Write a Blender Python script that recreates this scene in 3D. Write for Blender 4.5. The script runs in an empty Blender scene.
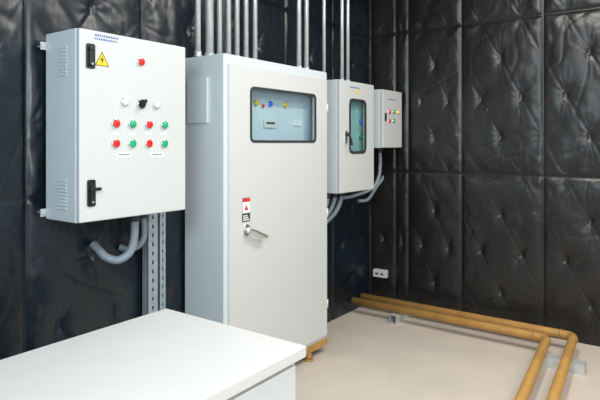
import bpy, bmesh, math, random
import numpy as np
from mathutils import Vector, Matrix
random.seed(4)
C=bpy.context.scene.collection
PI=math.pi
bpy.context.scene.view_settings.view_transform='Standard'
# ---------- camera geometry (level camera with vertical shift) ----------
F=548.0; HY=143.0; CX=300.0; H=1.5
A=math.atan2(400.0,F); SA,CA=math.sin(A),math.cos(A)
def PY(px,py,Y):           # point on a plane Y=const
    r=(px-CX)/F; d=Y/(SA-r*CA); return d*(CA+r*SA), H-(py-HY)/F*d
def PX(px,py,X):           # point on a plane X=const
    r=(px-CX)/F; d=X/(CA+r*SA); return d*(SA-r*CA), H-(py-HY)/F*d
def PZ(px,py,Z):
    r=(px-CX)/F; d=F*(H-Z)/(py-HY); return d*(CA+r*SA), d*(SA-r*CA)
YW=2.5; XW=4.55; ZC=3.2

# ---------- materials ----------
def mat(name,col,rough=.5,metal=0.,var=0.,scale=8.,bump=0.,bscale=60.,spec=.5,emit=0.,coat=0.,rvar=0.,speck=0.):
    m=bpy.data.materials.new(name); m.use_nodes=True; nt=m.node_tree; N=nt.nodes; L=nt.links
    b=N['Principled BSDF']; b.inputs['Base Color'].default_value=(*col,1)
    b.inputs['Roughness'].default_value=rough; b.inputs['Metallic'].default_value=metal
    b.inputs['Specular IOR Level'].default_value=spec
    b.inputs['Coat Weight'].default_value=coat
    tc=N.new('ShaderNodeTexCoord')
    if emit: 
        b.inputs['Emission Color'].default_value=(*col,1); b.inputs['Emission Strength'].default_value=emit
    n=N.new('ShaderNodeTexNoise'); n.inputs['Scale'].default_value=scale; n.inputs['Detail'].default_value=5
    L.new(tc.outputs['Object'],n.inputs['Vector'])
    r=N.new('ShaderNodeValToRGB')
    r.color_ramp.elements[0].position=.3; r.color_ramp.elements[1].position=.7
    r.color_ramp.elements[0].color=(*[c*(1-var) for c in col],1)
    r.color_ramp.elements[1].color=(*[min(1,c*(1+var)) for c in col],1)
    L.new(n.outputs['Fac'],r.inputs['Fac']); last=r.outputs['Color']
    if speck:
        n4=N.new('ShaderNodeTexNoise'); n4.inputs['Scale'].default_value=70; n4.inputs['Detail'].default_value=6
        L.new(tc.outputs['Object'],n4.inputs['Vector'])
        m4=N.new('ShaderNodeMapRange'); m4.inputs[1].default_value=.3; m4.inputs[2].default_value=.7; m4.inputs[3].default_value=1-speck; m4.inputs[4].default_value=1+speck*.6
        L.new(n4.outputs['Fac'],m4.inputs[0])
        vm=N.new('ShaderNodeVectorMath'); vm.operation='SCALE'; L.new(last,vm.inputs[0]); L.new(m4.outputs[0],vm.inputs['Scale']); last=vm.outputs[0]
    L.new(last,b.inputs['Base Color'])
    if rvar:
        n3=N.new('ShaderNodeTexNoise'); n3.inputs['Scale'].default_value=4; n3.inputs['Detail'].default_value=3
        L.new(tc.outputs['Object'],n3.inputs['Vector'])
        mr=N.new('ShaderNodeMapRange'); mr.inputs[1].default_value=.3; mr.inputs[2].default_value=.7; mr.inputs[3].default_value=rough-rvar; mr.inputs[4].default_value=rough+rvar
        L.new(n3.outputs['Fac'],mr.inputs[0]); L.new(mr.outputs[0],b.inputs['Roughness'])
    if bump:
        n2=N.new('ShaderNodeTexNoise'); n2.inputs['Scale'].default_value=bscale; n2.inputs['Detail'].default_value=4
        L.new(tc.outputs['Object'],n2.inputs['Vector'])
        bp=N.new('ShaderNodeBump'); bp.inputs['Strength'].default_value=bump; bp.inputs['Distance'].default_value=.01
        L.new(n2.outputs['Fac'],bp.inputs['Height']); L.new(bp.outputs['Normal'],b.inputs['Normal'])
    return m
M={}
M['vinyl']=mat('black_vinyl',(.012,.0115,.0115),.34,var=.3,scale=3,bump=.28,bscale=8,spec=.5,rvar=.04)
M['vinyl_sheen']=mat('black_vinyl_blue_sheen',(.005,.0115,.017),.32,var=.3,scale=3,bump=.28,bscale=8,spec=.55,rvar=.04)  # same black vinyl, left wall's bluish sheen put into the base colour
M['floor']=mat('concrete_floor',(.555,.495,.425),.6,var=.06,scale=3.2,bump=.12,bscale=40,spec=.3,speck=.10)
M['ceiling']=mat('ceiling_paint',(.45,.45,.44),.8,var=.03)
M['paint']=mat('grey_enamel',(.585,.645,.665),.42,var=.015,scale=3,bump=.03,bscale=300)
M['paint2']=mat('door_enamel',(.575,.59,.58),.42,var=.015,scale=3,bump=.03,bscale=300)
M['desk']=mat('desk_laminate',(.60,.60,.585),.5,var=.012,scale=5,bump=.02,bscale=200)
M['deskbody']=mat('desk_steel',(.58,.61,.61),.45,var=.012,scale=5)
M['black']=mat('black_plastic',(.012,.012,.013),.35,var=.1)
M['rubber']=mat('dark_rubber',(.03,.033,.036),.5,var=.1)
M['chrome']=mat('chrome',(.72,.72,.71),.25,.85,var=.05)
M['galv']=mat('galvanised_steel',(.66,.68,.68),.36,.5,var=.12,scale=25)
M['strut']=mat('zinc_strut',(.36,.42,.46),.4,.4,var=.10,scale=30)
M['flex']=mat('grey_flexible_conduit',(.22,.27,.31),.42,var=.08,scale=20)
M['ochre']=mat('ochre_paint',(.43,.235,.065),.4,var=.14,scale=9,bump=.05,bscale=60)
M['red']=mat('red_lens',(.72,.02,.015),.25,var=.04,emit=.1)
M['green']=mat('green_lens',(.01,.36,.15),.25,var=.04,emit=.1)
M['white']=mat('white_plastic',(.72,.74,.74),.35,var=.02)
M['blue']=mat('blue_lens',(.02,.12,.75),.25,var=.04,emit=.3)
M['yellow']=mat('yellow_lens',(.85,.55,.02),.35,var=.03,emit=.1)
M['inner']=mat('inner_panel_paint',(.64,.74,.79),.5,var=.03)
M['ink']=mat('blue_ink',(.05,.12,.35),.6,var=.05)
M['redink']=mat('red_ink',(.6,.04,.03),.5,var=.05)
M['sticker']=mat('sticker_paper',(.85,.85,.83),.6,var=.02)
M['slot']=mat('dark_slot',(.05,.055,.06),.6,var=.05)
def glass(name,tint):
    m=bpy.data.materials.new(name); m.use_nodes=True; N=m.node_tree.nodes; L=m.node_tree.links
    N.remove(N['Principled BSDF']); o=N['Material Output']
    t=N.new('ShaderNodeBsdfTransparent'); t.inputs[0].default_value=(*tint,1)
    g=N.new('ShaderNodeBsdfGlossy'); g.inputs['Roughness'].default_value=.04
    f=N.new('ShaderNodeLayerWeight'); f.inputs[0].default_value=.25
    a=N.new('ShaderNodeMath'); a.operation='MULTIPLY_ADD'; a.inputs[1].default_value=.4; a.inputs[2].default_value=.03
    x=N.new('ShaderNodeMixShader'); L.new(f.outputs['Facing'],a.inputs[0]); L.new(a.outputs[0],x.inputs[0]); L.new(t.outputs[0],x.inputs[1]); L.new(g.outputs[0],x.inputs[2]); L.new(x.outputs[0],o.inputs[0])
    return m
M['glass']=glass('window_glass',(.92,.965,.98)); M['glass2']=glass('green_window_glass',(.80,.93,.91))

# ---------- mesh helpers ----------
def nb(): return bmesh.new()
def box(bm,x0,x1,y0,y1,z0,z1):
    xs=sorted((x0,x1)); ys=sorted((y0,y1)); zs=sorted((z0,z1))
    v=[bm.verts.new((x,y,z)) for x in xs for y in ys for z in zs]
    for f in ((0,1,3,2),(4,6,7,5),(0,4,5,1),(2,3,7,6),(0,2,6,4),(1,5,7,3)): bm.faces.new([v[i] for i in f])
def rot_to(axis): return Vector((0,0,1)).rotation_difference(Vector(axis).normalized()).to_matrix()
def revolve(bm,base,axis,prof,n=24):       # prof: list of (r,h)
    R=rot_to(axis); b=Vector(base); rings=[]
    for r,h in prof:
        if r<1e-6: rings.append([bm.verts.new(b+R@Vector((0,0,h)))])
        else: rings.append([bm.verts.new(b+R@Vector((r*math.cos(2*PI*i/n),r*math.sin(2*PI*i/n),h))) for i in range(n)])
    for a,c in zip(rings[:-1],rings[1:]):
        for i in range(n):
            j=(i+1)%n
            if len(a)==1 and len(c)==1: continue
            if len(a)==1: f=[a[0],c[i],c[j]]
            elif len(c)==1: f=[a[i],a[j],c[0]]
            else: f=[a[i],a[j],c[j],c[i]]
            ff=bm.faces.new(f); ff.smooth=True
    if len(rings[0])>1: bm.faces.new(rings[0][::-1])
    if len(rings[-1])>1: bm.faces.new(rings[-1])
def cyl(bm,base,axis,r,h,n=24): revolve(bm,base,axis,[(r,0),(r,h)],n)
def spline(pts,k=14):
    P=[Vector(p) for p in pts]; P=[P[0]*2-P[1]]+P+[P[-1]*2-P[-2]]; out=[]
    for i in range(1,len(P)-2):
        a,b,c,d=P[i-1:i+3]
        for j in range(k):
            t=j/k; out.append(.5*((2*b)+(c-a)*t+(2*a-5*b+4*c-d)*t*t+(3*b-a-3*c+d)*t**3))
    out.append(P[-2]); return out
def tube(bm,pts,r,n=16,ribs=0.):
    pts=[Vector(p) for p in pts]
    if ribs:                                # resample finely for the corrugation
        L=[0]
        for a,b in zip(pts[:-1],pts[1:]): L.append(L[-1]+(b-a).length)
        m=int(L[-1]/.003); q=[]; k=0
        for i in range(m+1):
            s=L[-1]*i/m
            while k<len(L)-2 and L[k+1]<s: k+=1
            q.append(pts[k].lerp(pts[k+1],(s-L[k])/max(L[k+1]-L[k],1e-9)))
        pts=q
    rings=[]; up=None
    for i,p in enumerate(pts):
        t=(pts[min(i+1,len(pts)-1)]-pts[max(i-1,0)]).normalized()
        if up is None: up=t.orthogonal().normalized()
        up=(up-t*up.dot(t)).normalized(); s=t.cross(up)
        rr=r*(1+(ribs if i%4<2 else 0))
        rings.append([bm.verts.new(p+rr*(math.cos(2*PI*k/n)*up+math.sin(2*PI*k/n)*s)) for k in range(n)])
    for a,c in zip(rings[:-1],rings[1:]):
        for i in range(n):
            f=bm.faces.new([a[i],a[(i+1)%n],c[(i+1)%n],c[i]]); f.smooth=True
    bm.faces.new(rings[0][::-1]); bm.faces.new(rings[-1])
def rrect(x0,x1,z0,z1,r,k=6):
    o=[]
    for cx,cz,a in ((x1-r,z1-r,0),(x0+r,z1-r,90),(x0+r,z0+r,180),(x1-r,z0+r,270)):
        for i in range(k+1):
            t=math.radians(a+90*i/k); o.append((cx+r*math.cos(t),cz+r*math.sin(t)))
    return o
def ring(bm,x0,x1,z0,z1,w,r,y0,y1):       # rounded frame facing -Y
    O=rrect(x0,x1,z0,z1,r); I=rrect(x0+w,x1-w,z0+w,z1-w,max(r-w,.004))
    V=[[bm.verts.new((p[0],y,p[1])) for p in L] for L,y in ((O,y1),(O,y0),(I,y0),(I,y1))]
    n=len(O)
    for a in range(4):
        b=(a+1)%4
        for i in range(n): bm.faces.new([V[a][i],V[a][(i+1)%n],V[b][(i+1)%n],V[b][i]])
def poly(bm,pts,y0,y1):
    a=[bm.verts.new((p[0],y0,p[1])) for p in pts]; b=[bm.verts.new((p[0],y1,p[1])) for p in pts]; n=len(pts)
    bm.faces.new(a); bm.faces.new(b[::-1])
    for i in range(n): bm.faces.new([a[i],a[(i+1)%n],b[(i+1)%n],b[i]])
def plate(bm,x0,x1,z0,z1,r,y0,y1): poly(bm,rrect(x0,x1,z0,z1,r),y0,y1)
def shell(bm,x0,x1,y0,y1,z0,z1,t):        # box open to -Y
    def q(x0,x1,y,z0,z1): return [bm.verts.new(p) for p in ((x0,y,z0),(x1,y,z0),(x1,y,z1),(x0,y,z1))]
    fo=q(x0,x1,y0,z0,z1); bo=q(x0,x1,y1,z0,z1); fi=q(x0+t,x1-t,y0,z0+t,z1-t); bi=q(x0+t,x1-t,y1-t,z0+t,z1-t)
    for i in range(4):
        j=(i+1)%4
        bm.faces.new([fo[i],fo[j],bo[j],bo[i]]); bm.faces.new([fo[i],fo[j],fi[j],fi[i]]); bm.faces.new([fi[i],fi[j],bi[j],bi[i]])
    bm.faces.new(bo); bm.faces.new(bi)
def holed(bm,x0,x1,z0,z1,hx0,hx1,hz0,hz1,y0,y1):
    def q(x0,x1,y,z0,z1): return [bm.verts.new(p) for p in ((x0,y,z0),(x1,y,z0),(x1,y,z1),(x0,y,z1))]
    L=[q(x0,x1,y1,z0,z1),q(x0,x1,y0,z0,z1),q(hx0,hx1,y0,hz0,hz1),q(hx0,hx1,y1,hz0,hz1)]
    for a in range(4):
        b=(a+1)%4
        for i in range(4):
            j=(i+1)%4; bm.faces.new([L[a][i],L[a][j],L[b][j],L[b][i]])
def root_of(p):
    while p.parent: p=p.parent
    return p
def mk(name,bm,m,parent=None,bev=0.,origin=None,label=None):
    bmesh.ops.recalc_face_normals(bm,faces=bm.faces)
    o_=Vector(origin) if origin else (Vector(root_of(parent).location) if parent else Vector((0,0,0)))
    bmesh.ops.translate(bm,verts=bm.verts,vec=-o_)
    me=bpy.data.meshes.new(name); bm.to_mesh(me); bm.free(); me.materials.append(M[m])
    o=bpy.data.objects.new(name,me); C.objects.link(o)
    if parent: o.parent=parent
    elif origin: o.location=o_
    if bev:
        b=o.modifiers.new('b','BEVEL'); b.width=bev; b.segments=3; b.limit_method='ANGLE'; b.angle_limit=math.radians(50)
    if label: o['label']=label
    return o
def tag(o,label,cat,group=None):
    o['label']=label; o['category']=cat
    if group: o['group']=group
    return o
def empty(name,loc,label,cat,group=None):
    o=bpy.data.objects.new(name,None); o.empty_display_size=.1; C.objects.link(o); o.location=loc
    return tag(o,label,cat,group)
def struct(o): o['kind']='structure'; return o

# ---------- quilted walls ----------
def vnoise(s,z,f,seed):
    r=np.random.RandomState(seed); G=r.rand(64,64)
    x=s*f+100; y=z*f+100; xi=np.floor(x).astype(int); yi=np.floor(y).astype(int); u=x-xi; v=y-yi
    u=u*u*(3-2*u); v=v*v*(3-2*v); g=lambda i,j:G[i%64,j%64]
    return (g(xi,yi)*(1-u)+g(xi+1,yi)*u)*(1-v)+(g(xi,yi+1)*(1-u)+g(xi+1,yi+1)*u)*v-.5
def quilt(s0,s1,seams,seed):
    st=.0095
    s=np.arange(s0,s1+st/2,st); s[-1]=s1; z=np.arange(0,ZC+st/2,st); z[-1]=ZC
    S,Z=np.meshgrid(s,z,indexing='ij')
    sw=S+.014*vnoise(S,Z,3,seed+1); zw=Z+.014*vnoise(S,Z,3,seed+2)
    se=np.array(sorted(seams)); idx=np.clip(np.searchsorted(se,S,'right')-1,0,len(se)-2)
    a=se[idx]; b=se[idx+1]; W=b-a; u=(S-a)
    zs=np.array([-.02,1.24,2.5,3.76]); zi=np.clip(np.searchsorted(zs,Z,'right')-1,0,2); z0=zs[zi]; v=Z-z0
    du=np.minimum(np.abs(u),np.abs(W-u)); dv=np.minimum(np.abs(v),np.abs(zs[zi+1]-z0-v)); de=np.minimum(du,dv)
    fl=1-np.exp(-(de/.04)**2)               # noise dies out toward the seams
    h=.017*(1-np.exp(-de/.014))+.010*(1-np.exp(-de/.09))
    u=u+(sw-S); v=v+(zw-Z)
    q=v/(1.26/4); m=np.where(W<.3,u/W*2,u/W*4)
    p1=(m+q); p2=(m-q)
    d1=np.abs((p1-1)/2-np.round((p1-1)/2))*2; d2=np.abs((p2-1)/2-np.round((p2-1)/2))*2
    d1m=d1*.115; d2m=d2*.115; db=np.sqrt(d1m**2+d2m**2)*1.25
    h-=(.014*np.exp(-(db/.016)**2)+.011*np.exp(-(db/.06)**2))*fl
    h+=.011*np.exp(-(db/.0085)**2)*fl       # button head
    nn=.5+1.3*np.abs(vnoise(S,Z,3,seed+3))
    amp=(.0010+.0068*np.exp(-(db/.06)))*nn
    h-=amp*(np.exp(-(d1m/.009)**2)+np.exp(-(d2m/.009)**2))*.7*fl
    ang=np.arctan2(d1m,d2m); h+=.0022*np.exp(-(db/.07))*np.cos(ang*14)*fl
    h+=(.012*vnoise(S,Z,3.4,seed+4)+.006*vnoise(S*1.3,Z,8,seed+5)+.0022*vnoise(S,Z,18,seed+6)+.0006*vnoise(S,Z,40,seed+7))*fl
    for k,(f1,f2,am) in enumerate(((5,3,.0024),(3,6,.0022),(10,8,.0010))):   # slack creases
        n=np.abs(vnoise(S*f1/4,(Z+S*.4)*f2/4,4,seed+20+k))*2
        h-=am*np.exp(-(n/.10)**2)*fl
    h+=.0055*vnoise(S,Z,17,seed+8)*np.exp(-((de-.035)/.025)**2)  # gathers beside the seams
    return S,Z,h
def wall(name,s0,s1,seams,seed,fn,back,m_):
    S,Z,h=quilt(s0,s1,seams,seed)
    n,m=S.shape; V=[fn(a,b,c) for a,b,c in zip(S.ravel(),h.ravel(),Z.ravel())]
    i=np.arange(n-1)[:,None]*m+np.arange(m-1)[None,:]; i=i.ravel()
    Fc=np.stack([i,i+m,i+m+1,i+1],1).tolist()
    k=len(V); V+=back                       # slab behind the padding
    Fc+=[[k,k+1,k+3,k+2],[k+4,k+6,k+7,k+5],[k,k+4,k+5,k+1],[k+2,k+3,k+7,k+6],[k,k+2,k+6,k+4],[k+1,k+5,k+7,k+3]]
    me=bpy.data.meshes.new(name); me.from_pydata(V,[],Fc); me.materials.append(M[m_])
    me.polygons.foreach_set('use_smooth',[True]*len(Fc)); me.update()
    o=bpy.data.objects.new(name,me); C.objects.link(o)
    struct(o); o['label']='black quilted vinyl padding with tufted buttons'
    return o
bk=[(x,y,z) for x in (-.8,XW) for y in (YW+.045,YW+.14) for z in (0,ZC)]
wall('wall_left',-.8,XW+.02,[-.8,0,.65,1.3,1.95,2.6,3.25,3.9,XW],11,lambda s,h,z:(s,YW+.024-h,z),bk,'vinyl_sheen')
bk=[(x,y,z) for x in (XW+.045,XW+.14) for y in (-1.6,YW+.14) for z in (0,ZC)]
wall('wall_right',-1.6,YW+.02,[-1.6,-.965,-.315,.335,.985,1.634,2.12,2.245,YW+.0],31,lambda s,h,z:(XW+.024-h,s,z),bk,'vinyl')
b=nb(); box(b,-.8,XW+.14,-1.6,YW+.14,-.1,0); o=struct(mk('floor',b,'floor')); o['label']='smooth beige concrete floor'
b=nb(); box(b,-.8,XW+.14,-1.6,YW+.14,ZC,ZC+.08); struct(mk('ceiling',b,'ceiling'))

# ---------- instruments ----------
def pilot(root,x,z,yf,m,r=.017,name='indicator_lamp',low=False):
    b=nb(); revolve(b,(x,yf+.001,z),(0,-1,0),[(r,0),(r,.005),(r*.94,.008),(r*.82,.008)],20)
    p=mk(name,b,'chrome',root)
    b=nb()
    if low: prof=[(r*.80,.007),(r*.80,.011),(r*.7,.012),(0,.012)]
    else: prof=[(r*.82,.007),(r*.80,.013),(r*.62,.017),(r*.3,.019),(0,.0195)]
    revolve(b,(x,yf,z),(0,-1,0),prof,20)
    mk('push_cap' if name=='push_button' else 'lens',b,m,p)
    return p
def selector(root,x,z,yf,r=.017):
    b=nb(); revolve(b,(x,yf+.001,z),(0,-1,0),[(r,0),(r,.006),(r*.9,.009)],20); p=mk('selector_switch',b,'chrome',root)
    b=nb(); revolve(b,(x,yf,z),(0,-1,0),[(r*.82,.008),(r*.8,.013)],20); 
    c=Matrix.Rotation(math.radians(40),3,'Y'); n0=len(b.verts); box(b,-r*.25,r*.25,-.026,-.012,-r*1.0,r*1.0)
    b.verts.ensure_lookup_table()
    for v in b.verts[n0:]: v.co=c@v.co+Vector((x,yf,z))
    mk('knob',b,'black',p); return p
def sticker(root,name,x0,x1,z0,z1,yf,m='sticker',th=.0012):
    b=nb(); box(b,x0,x1,yf-th,yf+.0005,z0,z1); return mk(name,b,m,root)

# ---------- wall cabinet with pilot lights (cab 1) ----------
Y1=2.181; X0,ZT=PY(79,27,Y1); _,ZB=PY(79,224,Y1); X1,_=PY(186,47,Y1)
c1=empty('control_cabinet',(X0,Y1,ZB),'grey wall-mounted control cabinet with rows of coloured lamps, yellow warning triangle and two black latches','electrical cabinet')
YB=2.452
b=nb(); shell(b,X0,X1,Y1+.026,YB,ZB,ZT,.02); body=mk('body',b,'paint',c1,.004)
for zc in ((ZT-.10),(ZB+.16)):
    b=nb()
    for k in range(9):
        z=zc-k*.0155+.02
        v=[(X0-.005,Y1+.095,z),(X0-.005,Y1+.165,z),(X0+.001,Y1+.165,z+.009),(X0+.001,Y1+.095,z+.009),(X0+.001,Y1+.095,z-.001),(X0+.001,Y1+.165,z-.001)]
        v=[b.verts.new(p) for p in v]; b.faces.new(v[:4]); b.faces.new([v[0],v[1],v[5],v[4]]); b.faces.new([v[0],v[3],v[4]]); b.faces.new([v[1],v[2],v[5]])
    mk('side_louvre',b,'paint',body)
b=nb(); box(b,X0+.002,X1-.002,Y1,Y1+.022,ZB+.002,ZT-.002); door=mk('door',b,'paint2',c1,.006)
b=nb(); holed(b,X0+.005,X1-.005,ZB+.005,ZT-.005,X0+.03,X1-.03,ZB+.03,ZT-.03,Y1+.0215,Y1+.0265)
mk('door_gasket',b,'slot',c1)
for z in (ZT-.055,ZB+.03):
    for sx in (-1,1):
        b=nb()
        if sx<0:
            box(b,X0-.024,X0+.03,YB-.001,YB+.006,z-.018,z+.018)
        else: box(b,X1-.03,X1+.02,YB-.001,YB+.006,z-.018,z+.018)
        lg=mk('mounting_lug',b,'galv',c1,.001)
        xx=X0-.013 if sx<0 else X1+.010
        b=nb(); cyl(b,(xx,YB+.045,z),(0,-1,0),.006,.06,10); cyl(b,(xx,YB+.0,z),(0,-1,0),.011,.008,6); mk('bolt',b,'galv',lg)
def latch(px0,py0,px1,py1,open_):
    xa,za=PY(px0,py0,Y1); xb,zb=PY(px1,py1,Y1); 
    b=nb(); plate(b,xa,xb,zb,za,.008,Y1-.006,Y1+.001); p=mk('latch',b,'black',door)
    b=nb(); zc=(za+zb)/2; xc=(xa+xb)/2
    box(b,xc-.009,xc+.009,Y1-.016,Y1-.004,zb+.012,za-.03)
    if open_:
        cyl(b,(xc,Y1-.004,zc+.018),(0,-1,0),.013,.020,16); box(b,xc-.006,xc+.038,Y1-.026,Y1-.016,zc+.010,zc+.025)
    else: cyl(b,(xc,Y1-.004,za-.022),(0,-1,0),.012,.014,16)
    mk('latch_lever',b,'black',c1,.003)
    b=nb(); cyl(b,(xc,Y1-.016,zb+.02),(0,-1,0),.005,.003,12); mk('lock_barrel',b,'chrome',c1)
latch(86,43,94.5,69,False); latch(87,180,95,206,True)
x,z=PY(102,59,Y1); s=.040
b=nb(); poly(b,[(x-s*.92,z-s*.8),(x+s*.92,z-s*.8),(x,z+s*.85)],Y1-.001,Y1+.0005); w=mk('warning_triangle',b,'yellow',c1,label='yellow triangle with black lightning bolt')
b=nb()
P=[(x-s*.92,z-s*.8),(x+s*.92,z-s*.8),(x,z+s*.85)]; cxx=x; cz=z-s*.25
for i in range(3):
    a,c=P[i],P[(i+1)%3]; f=lambda p,k:(cxx+(p[0]-cxx)*k,cz+(p[1]-cz)*k)
    poly(b,[f(a,.97),f(c,.97),f(c,.84),f(a,.84)],Y1-.0017,Y1-.0009)
poly(b,[(x+.003,z+.015),(x-.009,z-.008),(x-.001,z-.006),(x-.003,z-.024),(x+.009,z+.001),(x+.001,z-.001)],Y1-.0017,Y1-.0009)
mk('lightning_bolt',b,'black',w)
xa,za=PY(95,33,Y1); xb,zb=PY(119,42,Y1)
b=nb(); random.seed(2)
for k,zl in enumerate((za-.004,za-.020)):
    xx=xa
    while xx<xb-.01:
        w_=random.uniform(.004,.009); box(b,xx,xx+w_,Y1-.0012,Y1+.0004,zl-.008,zl); xx+=w_+.0045
mk('heading_lettering',b,'ink',c1)
pilot(c1,*PY(140.5,62,Y1),Y1,'red',.021)
x,z=PY(140.5,53,Y1); sticker(c1,'name_plate',x-.022,x+.022,z-.005,z+.005,Y1)
pilot(c1,*PY(124.5,102,Y1),Y1,'white',.021,'indicator_lamp'); selector(c1,*PY(141,104,Y1),Y1,.025); pilot(c1,*PY(156,105,Y1),Y1,'white',.021)
for (px,c) in ((115.5,'red'),(132,'green'),(148.5,'red'),(164,'green')): pilot(c1,*PY(px,123.5+(px-115)*.03,Y1),Y1,c,.022)
for (px,c) in ((115.5,'red'),(132,'green'),(148.5,'red'),(164,'green')): pilot(c1,*PY(px,143.5,Y1),Y1,c,.022,'push_button',True)
for px in (124,157): 
    x,z=PY(px,154.5,Y1); p=sticker(c1,'name_plate',x-.038,x+.038,z-.010,z+.010,Y1)
    b=nb(); box(b,x-.03,x+.03,Y1-.0018,Y1-.001,z-.004,z+.004); mk('plate_lettering',b,'strut',p)
for px in (115.5,132,148.5,164):
    x,z=PY(px,133.7,Y1); sticker(c1,'name_plate',x-.017,x+.017,z-.004,z+.004,Y1)

# ---------- tall cabinet (cab 2) ----------
Y2=2.155; X0=2.238; X1=3.293; ZT=2.007; ZB=.105; YB2=2.486
c2=empty('tall_switch_cabinet',(X0,Y2,0),'tall floor-standing light grey electrical cabinet with rectangular window and chrome lever handle','electrical cabinet')
b=nb(); shell(b,X0,X1,Y2+.024,YB2,ZB,ZT,.022); body=mk('body',b,'paint',c2,.004)
wx0,wz1=PY(250,86,Y2); wx1,_=PY(316,95,Y2); wz0=1.502
b=nb(); holed(b,X0+.035,X1-.012,ZB+.02,ZT-.055,wx0+.012,wx1-.012,wz0+.012,wz1-.012,Y2,Y2+.022); door=mk('door',b,'paint2',c2,.004)
b=nb(); holed(b,X0,X1,ZB,ZT,X0+.04,X1-.018,ZB+.026,ZT-.06,Y2+.012,Y2+.0255); mk('front_frame',b,'paint',c2,.002)
b=nb(); ring(b,wx0,wx1,wz0,wz1,.015,.035,Y2-.004,Y2+.004); mk('window_gasket',b,'rubber',c2)
b=nb(); box(b,wx0+.008,wx1-.008,Y2+.004,Y2+.009,wz0+.008,wz1-.008); mk('window_pane',b,'glass',c2)
YI=Y2+.085
b=nb(); box(b,X0+.05,X1-.05,YI,YI+.01,1.2,1.95)
ip=mk('inner_panel',b,'inner',c2)
for px,py,c in ((255.5,103,'yellow'),(269.5,104,'blue'),(284.5,105,'yellow')): pilot(c2,*PY(px,py,YI),YI,c,.021)
x,z=PY(262,106,YI); pilot(c2,x,z,YI,'red',.014)
xa,za=PY(263,119,YI); xb,zb=PY(275,128,YI)
b=nb(); box(b,xa,xb,YI-.012,YI+.001,zb,za); ct=mk('controller',b,'white',c2,.002)
b=nb(); box(b,xa+.018,xb-.018,YI-.0135,YI-.0115,(za+zb)/2-.004,za-.018); mk('display',b,'slot',ct)
xa,za=PY(293,120,YI)
for k in range(2):
    b=nb(); box(b,xa+k*.05,xa+k*.05+.034,YI-.010,YI+.001,za-.04,za); mk('breaker',b,'sticker',c2,.002)
ya,za=PX(189,79,X0); yb,zb=PX(209,123,X0)
b=nb(); box(b,X0-.018,X0+.001,yb,ya,zb,za); mk('side_cover',b,'paint',c2,.003)
zf=.058
b=nb(); box(b,X0+.004,X1,Y2+.004,Y2+.05,zf,ZB+.002); box(b,X0+.004,X1,YB2-.06,YB2-.02,zf,ZB+.002)
box(b,X0+.004,X0+.05,Y2+.05,YB2-.06,zf,ZB+.002); box(b,X1-.044,X1,Y2+.05,YB2-.06,zf,ZB+.002)
mk('plinth_frame',b,'ochre',c2,.004,label='ochre painted base frame')
for x in (X0+.03,X0+.5,X1-.20):
    for y in (Y2+.03,YB2-.05):
        b=nb(); cyl(b,(x,y,0),(0,0,1),.022,zf+.001,16); cyl(b,(x,y,0),(0,0,1),.034,.010,16); mk('foot',b,'ochre',c2)
xa,za=PY(242,198,Y2); xb,zb=PY(250,221,Y2)
st=sticker(c2,'danger_sticker',xa,xb,zb,za,Y2,'slot')
hh=za-zb
b=nb(); box(b,xa+.002,xb-.002,Y2-.0020,Y2-.001,zb+hh*.36,za-.002); wp=mk('white_panel',b,'sticker',st)
b=nb(); box(b,xa+.003,xb-.003,Y2-.0026,Y2-.0018,za-hh*.18,za-.003); mk('red_band',b,'redink',c2)
zc=zb+hh*.58; xc=(xa+xb)/2
b=nb(); poly(b,[(xc-.018,zc-.015),(xc+.018,zc-.015),(xc,zc+.017)],Y2-.0026,Y2-.0018); mk('red_triangle',b,'redink',c2)
b=nb(); 
for k in range(3): box(b,xa+.008,xb-.008-.008*k,Y2-.0020,Y2-.001,zb+.008+k*.012,zb+.014+k*.012)
mk('sticker_lettering',b,'sticker',st)
x,z=PY(246,230,Y2)
b=nb(); plate(b,x-.026,x+.026,z-.036,z+.036,.025,Y2-.008,Y2+.001); hp=mk('handle',b,'chrome',door,.003)
b=nb(); cyl(b,(x,Y2-.007,z),(0,-1,0),.016,.022,20)
tube(b,spline([(x-.012,Y2-.028,z+.003),(x+.04,Y2-.036,z-.012),(x+.09,Y2-.037,z-.034),(x+.15,Y2-.030,z-.056)]),.014,14)
mk('lever',b,'chrome',c2)
for z in (1.75,1.0,.35):
    b=nb(); cyl(b,(X1-.006,Y2+.002,z-.03),(0,0,1),.007,.06,10); mk('hinge',b,'paint',c2)

# ---------- windowed wall cabinet (cab 3) ----------
Y3=2.155; X0,ZT=PY(340,79,Y3); X1,_=PY(374,86,Y3); _,ZB=PY(340,194,Y3); YB=2.452
c3=empty('window_cabinet',(X0,Y3,ZB),'medium wall cabinet with tall rounded black window, right of the tall cabinet','electrical cabinet')
b=nb(); shell(b,X0,X1,Y3+.026,YB,ZB,ZT,.02); mk('body',b,'paint',c3,.004)
wx0,wz1=PY(349,98,Y3); wx1,_=PY(366,100,Y3); _,wz0=PY(349,154,Y3)
b=nb(); holed(b,X0+.002,X1-.002,ZB+.002,ZT-.002,wx0+.012,wx1-.012,wz0+.012,wz1-.012,Y3,Y3+.022); door=mk('door',b,'paint2',c3,.004)
b=nb(); holed(b,X0+.006,X1-.006,ZB+.006,ZT-.006,X0+.03,X1-.03,ZB+.03,ZT-.03,Y3+.0215,Y3+.0265); mk('door_gasket',b,'slot',c3)
b=nb(); ring(b,wx0,wx1,wz0,wz1,.020,.05,Y3-.005,Y3+.004); mk('window_gasket',b,'rubber',c3)
b=nb(); box(b,wx0+.008,wx1-.008,Y3+.004,Y3+.009,wz0+.008,wz1-.008); mk('window_pane',b,'glass2',c3)
YI=Y3+.06; b=nb(); box(b,X0+.03,X1-.03,YI,YI+.01,ZB+.03,ZT-.03); mk('inner_panel',b,'inner',c3)
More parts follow.
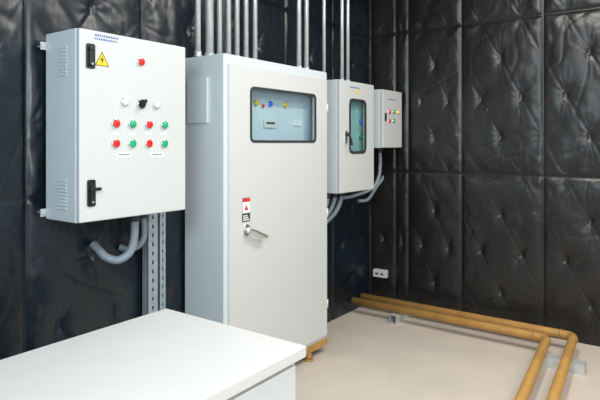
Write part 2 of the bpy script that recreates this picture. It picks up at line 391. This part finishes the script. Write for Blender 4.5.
pilot(c3,*PY(360,122,YI),YI,'blue',.028)
x,z=PY(360,136,YI); pilot(c3,x,z,YI,'green',.030); x,z=PY(359,110,YI); sticker(c3,'name_plate',x-.05,x+.04,z-.02,z+.02,YI)
x,z=PY(345.5,137,Y3)
b=nb(); plate(b,x-.018,x+.018,z-.05,z+.05,.017,Y3-.008,Y3+.001); mk('handle',b,'chrome',door)
b=nb(); cyl(b,(x,Y3-.006,z+.02),(0,-1,0),.014,.03,14); tube(b,spline([(x,Y3-.03,z+.02),(x-.01,Y3-.045,z+.005),(x+.01,Y3-.05,z-.06)]),.009,10); mk('lever',b,'black',c3)
x,z=PY(357,91,Y3); s=.022; b=nb(); poly(b,[(x-s,z-s*.9),(x+s,z-s*.9),(x,z+s*.9)],Y3-.0012,Y3+.0005); mk('warning_triangle',b,'yellow',c3)
xa,za=PY(350,87,Y3); b=nb(); 
for k in range(7): box(b,xa+.0+k*.022,xa+k*.022+.014,Y3-.0012,Y3+.0004,za-.005,za+.005)
mk('heading_lettering',b,'ink',c3)

# ---------- small far cabinet (cab 4) ----------
Y4=2.155; X0,ZT=PY(383,89,Y4); X1,_=PY(402,92,Y4); _,ZB=PY(383,148,Y4)
c4=empty('small_control_cabinet',(X0,Y4,ZB),'smallest wall-mounted control cabinet with coloured push buttons, nearest the corner','electrical cabinet')
b=nb(); shell(b,X0,X1,Y4+.026,YB,ZB,ZT,.018); mk('body',b,'paint',c4,.004)
b=nb(); box(b,X0+.002,X1-.002,Y4,Y4+.022,ZB+.002,ZT-.002); door=mk('door',b,'paint2',c4,.005)
b=nb(); holed(b,X0+.006,X1-.006,ZB+.006,ZT-.006,X0+.03,X1-.03,ZB+.03,ZT-.03,Y4+.0215,Y4+.0265); mk('door_gasket',b,'slot',c4)
for px,py,c in ((389,112,'red'),(393.3,112,'green'),(397.6,112.5,'yellow'),(389,121,'red'),(393.3,121,'green')):
    pilot(c4,*PY(px,py,Y4),Y4,c,.020,'push_button' if py>118 else 'indicator_lamp',py>118)
x,z=PY(385.2,117,Y4); b=nb(); plate(b,x-.010,x+.010,z-.035,z+.035,.009,Y4-.010,Y4+.001); mk('latch',b,'black',door)
xa,za=PY(388,99,Y4); b=nb()
for k in range(6): box(b,xa+k*.026,xa+k*.026+.016,Y4-.0012,Y4+.0004,za-.005,za+.005)
mk('heading_lettering',b,'ink',c4)

# ---------- conduits rising to the ceiling ----------
ordn=['first','second','third','fourth','fifth','sixth','seventh','eighth','ninth','tenth']
def conduit(px,Y,r,zb,label,group):
    x,_=PY(px,20,Y); b=nb()
    cyl(b,(x,Y,zb),(0,0,1),r,ZC-zb,16)
    o=mk('conduit',b,'galv',None,0,(x,Y,zb)); tag(o,label,'conduit',group)
    b=nb(); cyl(b,(x,Y,zb),(0,0,1),r*1.25,.035,16); cyl(b,(x,Y,zb),(0,0,1),r*1.5,.012,6)
    me=bpy.data.meshes.new('coupling'); bmesh.ops.translate(b,verts=b.verts,vec=(-x,-Y,-zb)); b.to_mesh(me); b.free(); me.materials.append(M['galv'])
    k=bpy.data.objects.new('coupling',me); C.objects.link(k); k.parent=o
for i,(px,r) in enumerate(((198,.016),(209.5,.024),(219.5,.016),(228.5,.016),(237,.016),(246,.016),(255,.016))):
    conduit(px,2.39,r,2.007,f'{ordn[i]} galvanised conduit from the left, rising from the tall cabinet top','conduits above the tall cabinet')
for i,px in enumerate((299,306.5)):
    conduit(px,2.27,.016,2.007,('left' if i==0 else 'right')+' conduit of the pair at right end of the tall cabinet top','conduits above the tall cabinet')
zt3=c3.location.z+(PY(340,79,Y3)[1]-PY(340,194,Y3)[1])
for i,px in enumerate((324,342,347.8)):
    conduit(px,2.38 if i==0 else 2.28,.014,zt3 if i else 2.007,['lone thin conduit between the tall cabinet pair and the window cabinet pair','left conduit of the pair above the window cabinet','right conduit of the pair above the window cabinet'][i],'conduits above the window cabinet')

# ---------- flexible conduits ----------
def flex(pts,r,label,group):
    b=nb(); tube(b,spline(pts),r,16,.05); o=mk('flexible_conduit',b,'flex',None,0,tuple(pts[0]))
    tag(o,label,'flexible conduit',group)
    b=nb(); revolve(b,(0,0,-.045),(0,0,1),[(r*1.25,0),(r*1.3,.025),(r*1.45,.025),(r*1.45,.045)],12)
    me=bpy.data.meshes.new('gland'); b.to_mesh(me); b.free(); me.materials.append(M['slot'])
    k=bpy.data.objects.new('gland',me); C.objects.link(k); k.parent=o
z1=c1.location.z
def W(px,py,Y): x,z=PY(px,py,Y); return (x,Y,z)
a=W(135,230,2.32)
flex([(a[0],2.32,z1),(a[0],2.32,z1-.045),W(134,240,2.325),W(129,253,2.335),W(118,260,2.36),W(106,257,2.40),W(98,249,2.45),W(93,244,2.485)],.020,'ribbed grey flexible conduit curling left to the wall beneath the lamp cabinet','flexible conduits under the lamp cabinet')
a=W(144,230,2.38)
flex([(a[0],2.38,z1),(a[0],2.38,z1-.04),W(144,236,2.385),W(138,246,2.41),W(128,249,2.45),W(120,247,2.485)],.016,'shorter ribbed flexible conduit tucked behind, right one under the lamp cabinet','flexible conduits under the lamp cabinet')
z3=c3.location.z
xs3=c3.location.x
for i in range(3):
    x=xs3+.05+.10*i
    flex([(x,2.30,z3),(x,2.30,z3-.06),(x-.02-.02*i,2.32,z3-.13-.02*i),(x-.05-.06*i,2.37,z3-.19-.035*i),(x-.09-.085*i,2.43,z3-.24-.04*i),(x-.12-.10*i,2.485,z3-.27-.045*i)],.018,['leftmost','middle','rightmost'][i]+' of three flexible conduits curving down under the window cabinet','flexible conduits under the window cabinet')
z4=c4.location.z
for i,px in enumerate((380,385)):
    yy=2.28+i*.09; x=PY(px,152,yy)[0]
    flex([(x,yy,z4),(x,yy,z4-.16),(x-.015,yy+.01,z4-.27),(x-.09,yy+.04,z4-.36),(x-.2,2.44,z4-.42-.05*i),(x-.3,2.485,z4-.43-.05*i)],.015,['front','rear'][i]+' flexible conduit hanging under the smallest cabinet near the corner','flexible conduits under the small cabinet')

# ---------- strut channel ----------
def strut(pxa,pxb,Y,zt,label):
    xa=PY(pxa,260,Y)[0]; xb=PY(pxb,260,Y)[0]; b=nb(); t=.003; yb=YW-.012
    box(b,xa,xa+t,Y,yb,0,zt); box(b,xb-t,xb,Y,yb,0,zt)
    w=(xb-xa); s0=xa+w*.42; s1=xb-w*.42
    box(b,xa,s0,Y,Y+t,0,zt); box(b,s1,xb,Y,Y+t,0,zt)
    z=0
    while z<zt: box(b,s0-.001,s1+.001,Y,Y+t,z,min(z+.03,zt)); z+=.05
    o=mk('strut_channel',b,'strut',None,0,((xa+xb)/2,Y,0)); tag(o,label,'metal channel','strut channels under the lamp cabinet')
strut(148,158,2.44,z1-.002,'wider slotted galvanised strut channel standing on the wall beneath the lamp cabinet')
strut(159.5,166,2.45,z1-.002,'narrower slotted galvanised strut channel, nearer the tall cabinet')

# ---------- socket on the right wall ----------
ya,za=PX(373,269,XW-.04); yb,zb=PX(386,278.5,XW-.04)
sk=empty('wall_socket',(XW-.04,(ya+yb)/2,zb),'white wall socket on the quilted wall just above the pipes','socket')
b=nb(); box(b,XW-.045,XW+.01,yb,ya,zb,za); mk('socket_box',b,'paint2',sk,.005)
yc=(ya+yb)/2
for s in (-1,1):
    b=nb(); box(b,XW-.047,XW-.044,yc+s*.026-.014,yc+s*.026+.014,zb+.026,za-.026); mk('outlet',b,'slot',sk)

# ---------- ochre pipes ----------
def fillet(P,R,k=10):
    P=[Vector(p) for p in P]; out=[P[0]]
    for a,p,c in zip(P[:-2],P[1:-1],P[2:]):
        u=(a-p).normalized(); v=(c-p).normalized(); th=u.angle(v); t=R/math.tan(th/2)
        s=p+u*t; e=p+v*t; ctr=p+(u+v).normalized()*(R/math.sin(th/2))
        for i in range(k+1):
            w=(s-ctr).lerp(e-ctr,i/k).normalized()*R; out.append(ctr+w)
    out.append(P[-1]); return out
zp=.105; R=.031
def pipe(Xa,Yk,end,label):
    k=Vector((Xa,Yk,zp)); e=Vector((*end,zp)); d=(e-k).normalized(); far=k+d*3.0
    o=empty('floor_pipe',(Xa,Yk,0),label,'pipe','ochre pipes along the floor')
    b=nb(); tube(b,fillet([(Xa,YW-.015,zp),k,far],.06),R,20); mk('pipe_run',b,'ochre',o)
    for dd in (Vector((0,1,0)),d):
        b=nb(); tube(b,[k+dd*.075,k+dd*.095],R*1.07,20); mk('joint_collar',b,'ochre',o)
    return o
ei=PZ(521,400,zp); eo=PZ(553,400,zp)
pipe(4.36,.735,eo,'outer ochre pipe nearest the quilted wall, turning last toward the camera')
pipe(4.20,.88,ei,'inner ochre pipe, shorter run turning first toward the camera')
def rail(x0,x1,y0,y1,label):
    b=nb(); z1=zp-R-.001; box(b,x0,x1,y0,y1,z1-.004,z1); box(b,x0,x1,y0,y1,0,.004)
    if x1-x0<y1-y0: box(b,x0,x0+.004,y0,y1,.003,z1-.003); box(b,x1-.004,x1,y0,y1,.003,z1-.003)
    else: box(b,x0,x1,y0,y0+.004,.003,z1-.003); box(b,x0,x1,y1-.004,y1,.003,z1-.003)
    tag(mk('pipe_support',b,'galv',None,0,((x0+x1)/2,(y0+y1)/2,0)),label,'pipe support','steel pipe supports')
rail(3.93,4.0,.60,.90,'steel channel under the pipes just past their bend')
yy=PZ(397,318,.03)[1]
rail(4.12,4.45,yy-.03,yy+.03,'steel channel under the pipes below the wall socket')

# ---------- desk in the foreground ----------
DX=1.652; DY0=1.176; DY1=1.957; DZ=.75
dk=empty('low_cabinet',(DX-.8,(DY0+DY1)/2,0),'large low white cabinet with thick overhanging top in the foreground','low cabinet')
b=nb(); box(b,DX-1.6,DX,DY0,DY1,DZ-.042,DZ); mk('top',b,'desk',dk,.004)
b=nb(); box(b,DX-1.57,DX-.03,DY0+.03,DY1-.02,.06,DZ-.042); mk('body',b,'deskbody',dk,.004)
b=nb(); box(b,DX-1.54,DX-.06,DY0+.07,DY1-.05,0,.06); mk('plinth',b,'slot',dk)
for x0,x1 in ((DX-1.55,DX-.805),(DX-.795,DX-.05)):
    b=nb(); box(b,x0,x1,DY0+.012,DY0+.031,.08,DZ-.06); d=mk('door',b,'deskbody',dk,.003)
    xh=x1-.08 if x0<DX-1 else x0+.08
    b=nb(); box(b,xh-.006,xh+.006,DY0-.012,DY0+.013,.45,.6); mk('handle',b,'chrome',d,.002)

# ---------- light ----------
def area(loc,sx,sy,e,col,target=None):
    l=bpy.data.lights.new('ceiling_or_fill_light','AREA'); l.shape='RECTANGLE'; l.size=sx; l.size_y=sy; l.energy=e; l.color=col
    o=bpy.data.objects.new('ceiling_or_fill_light',l); C.objects.link(o); o.location=loc
    if target is not None: o.rotation_euler=(Vector(target)-Vector(loc)).to_track_quat('-Z','Y').to_euler()
    return o
area((2.7,.8,3.12),1.4,.25,48,(1,.96,.90))
area((1.0,-.4,3.12),1.4,.25,34,(1,.98,.95))
area((3.6,-.6,3.12),.25,1.2,46,(1,.94,.86))
area((-.3,.6,2.3),.9,.8,36,(.70,.88,1),(2.4,2.2,1.2))  # added cool fill for the left wall and cabinet sides, no ceiling fitting
area((.4,-.8,1.9),.6,.6,40,(1,.985,.96),(3.4,1.6,.9))  # unseen fill standing in for a flash, added near the camera
w=bpy.data.worlds.new('w'); bpy.context.scene.world=w; w.use_nodes=True
w.node_tree.nodes['Background'].inputs[0].default_value=(.80,.91,1,1); w.node_tree.nodes['Background'].inputs[1].default_value=.52
# ---------- camera ----------
cd=bpy.data.cameras.new('camera'); cam=bpy.data.objects.new('camera',cd); C.objects.link(cam)
cam.location=(0,0,H)
cd.sensor_width=36; cd.lens=F/600*36; cd.shift_y=-(200-HY)/600; cd.clip_start=.02
bpy.context.scene.camera=cam
cam.rotation_euler=(PI/2,0,A-PI/2)
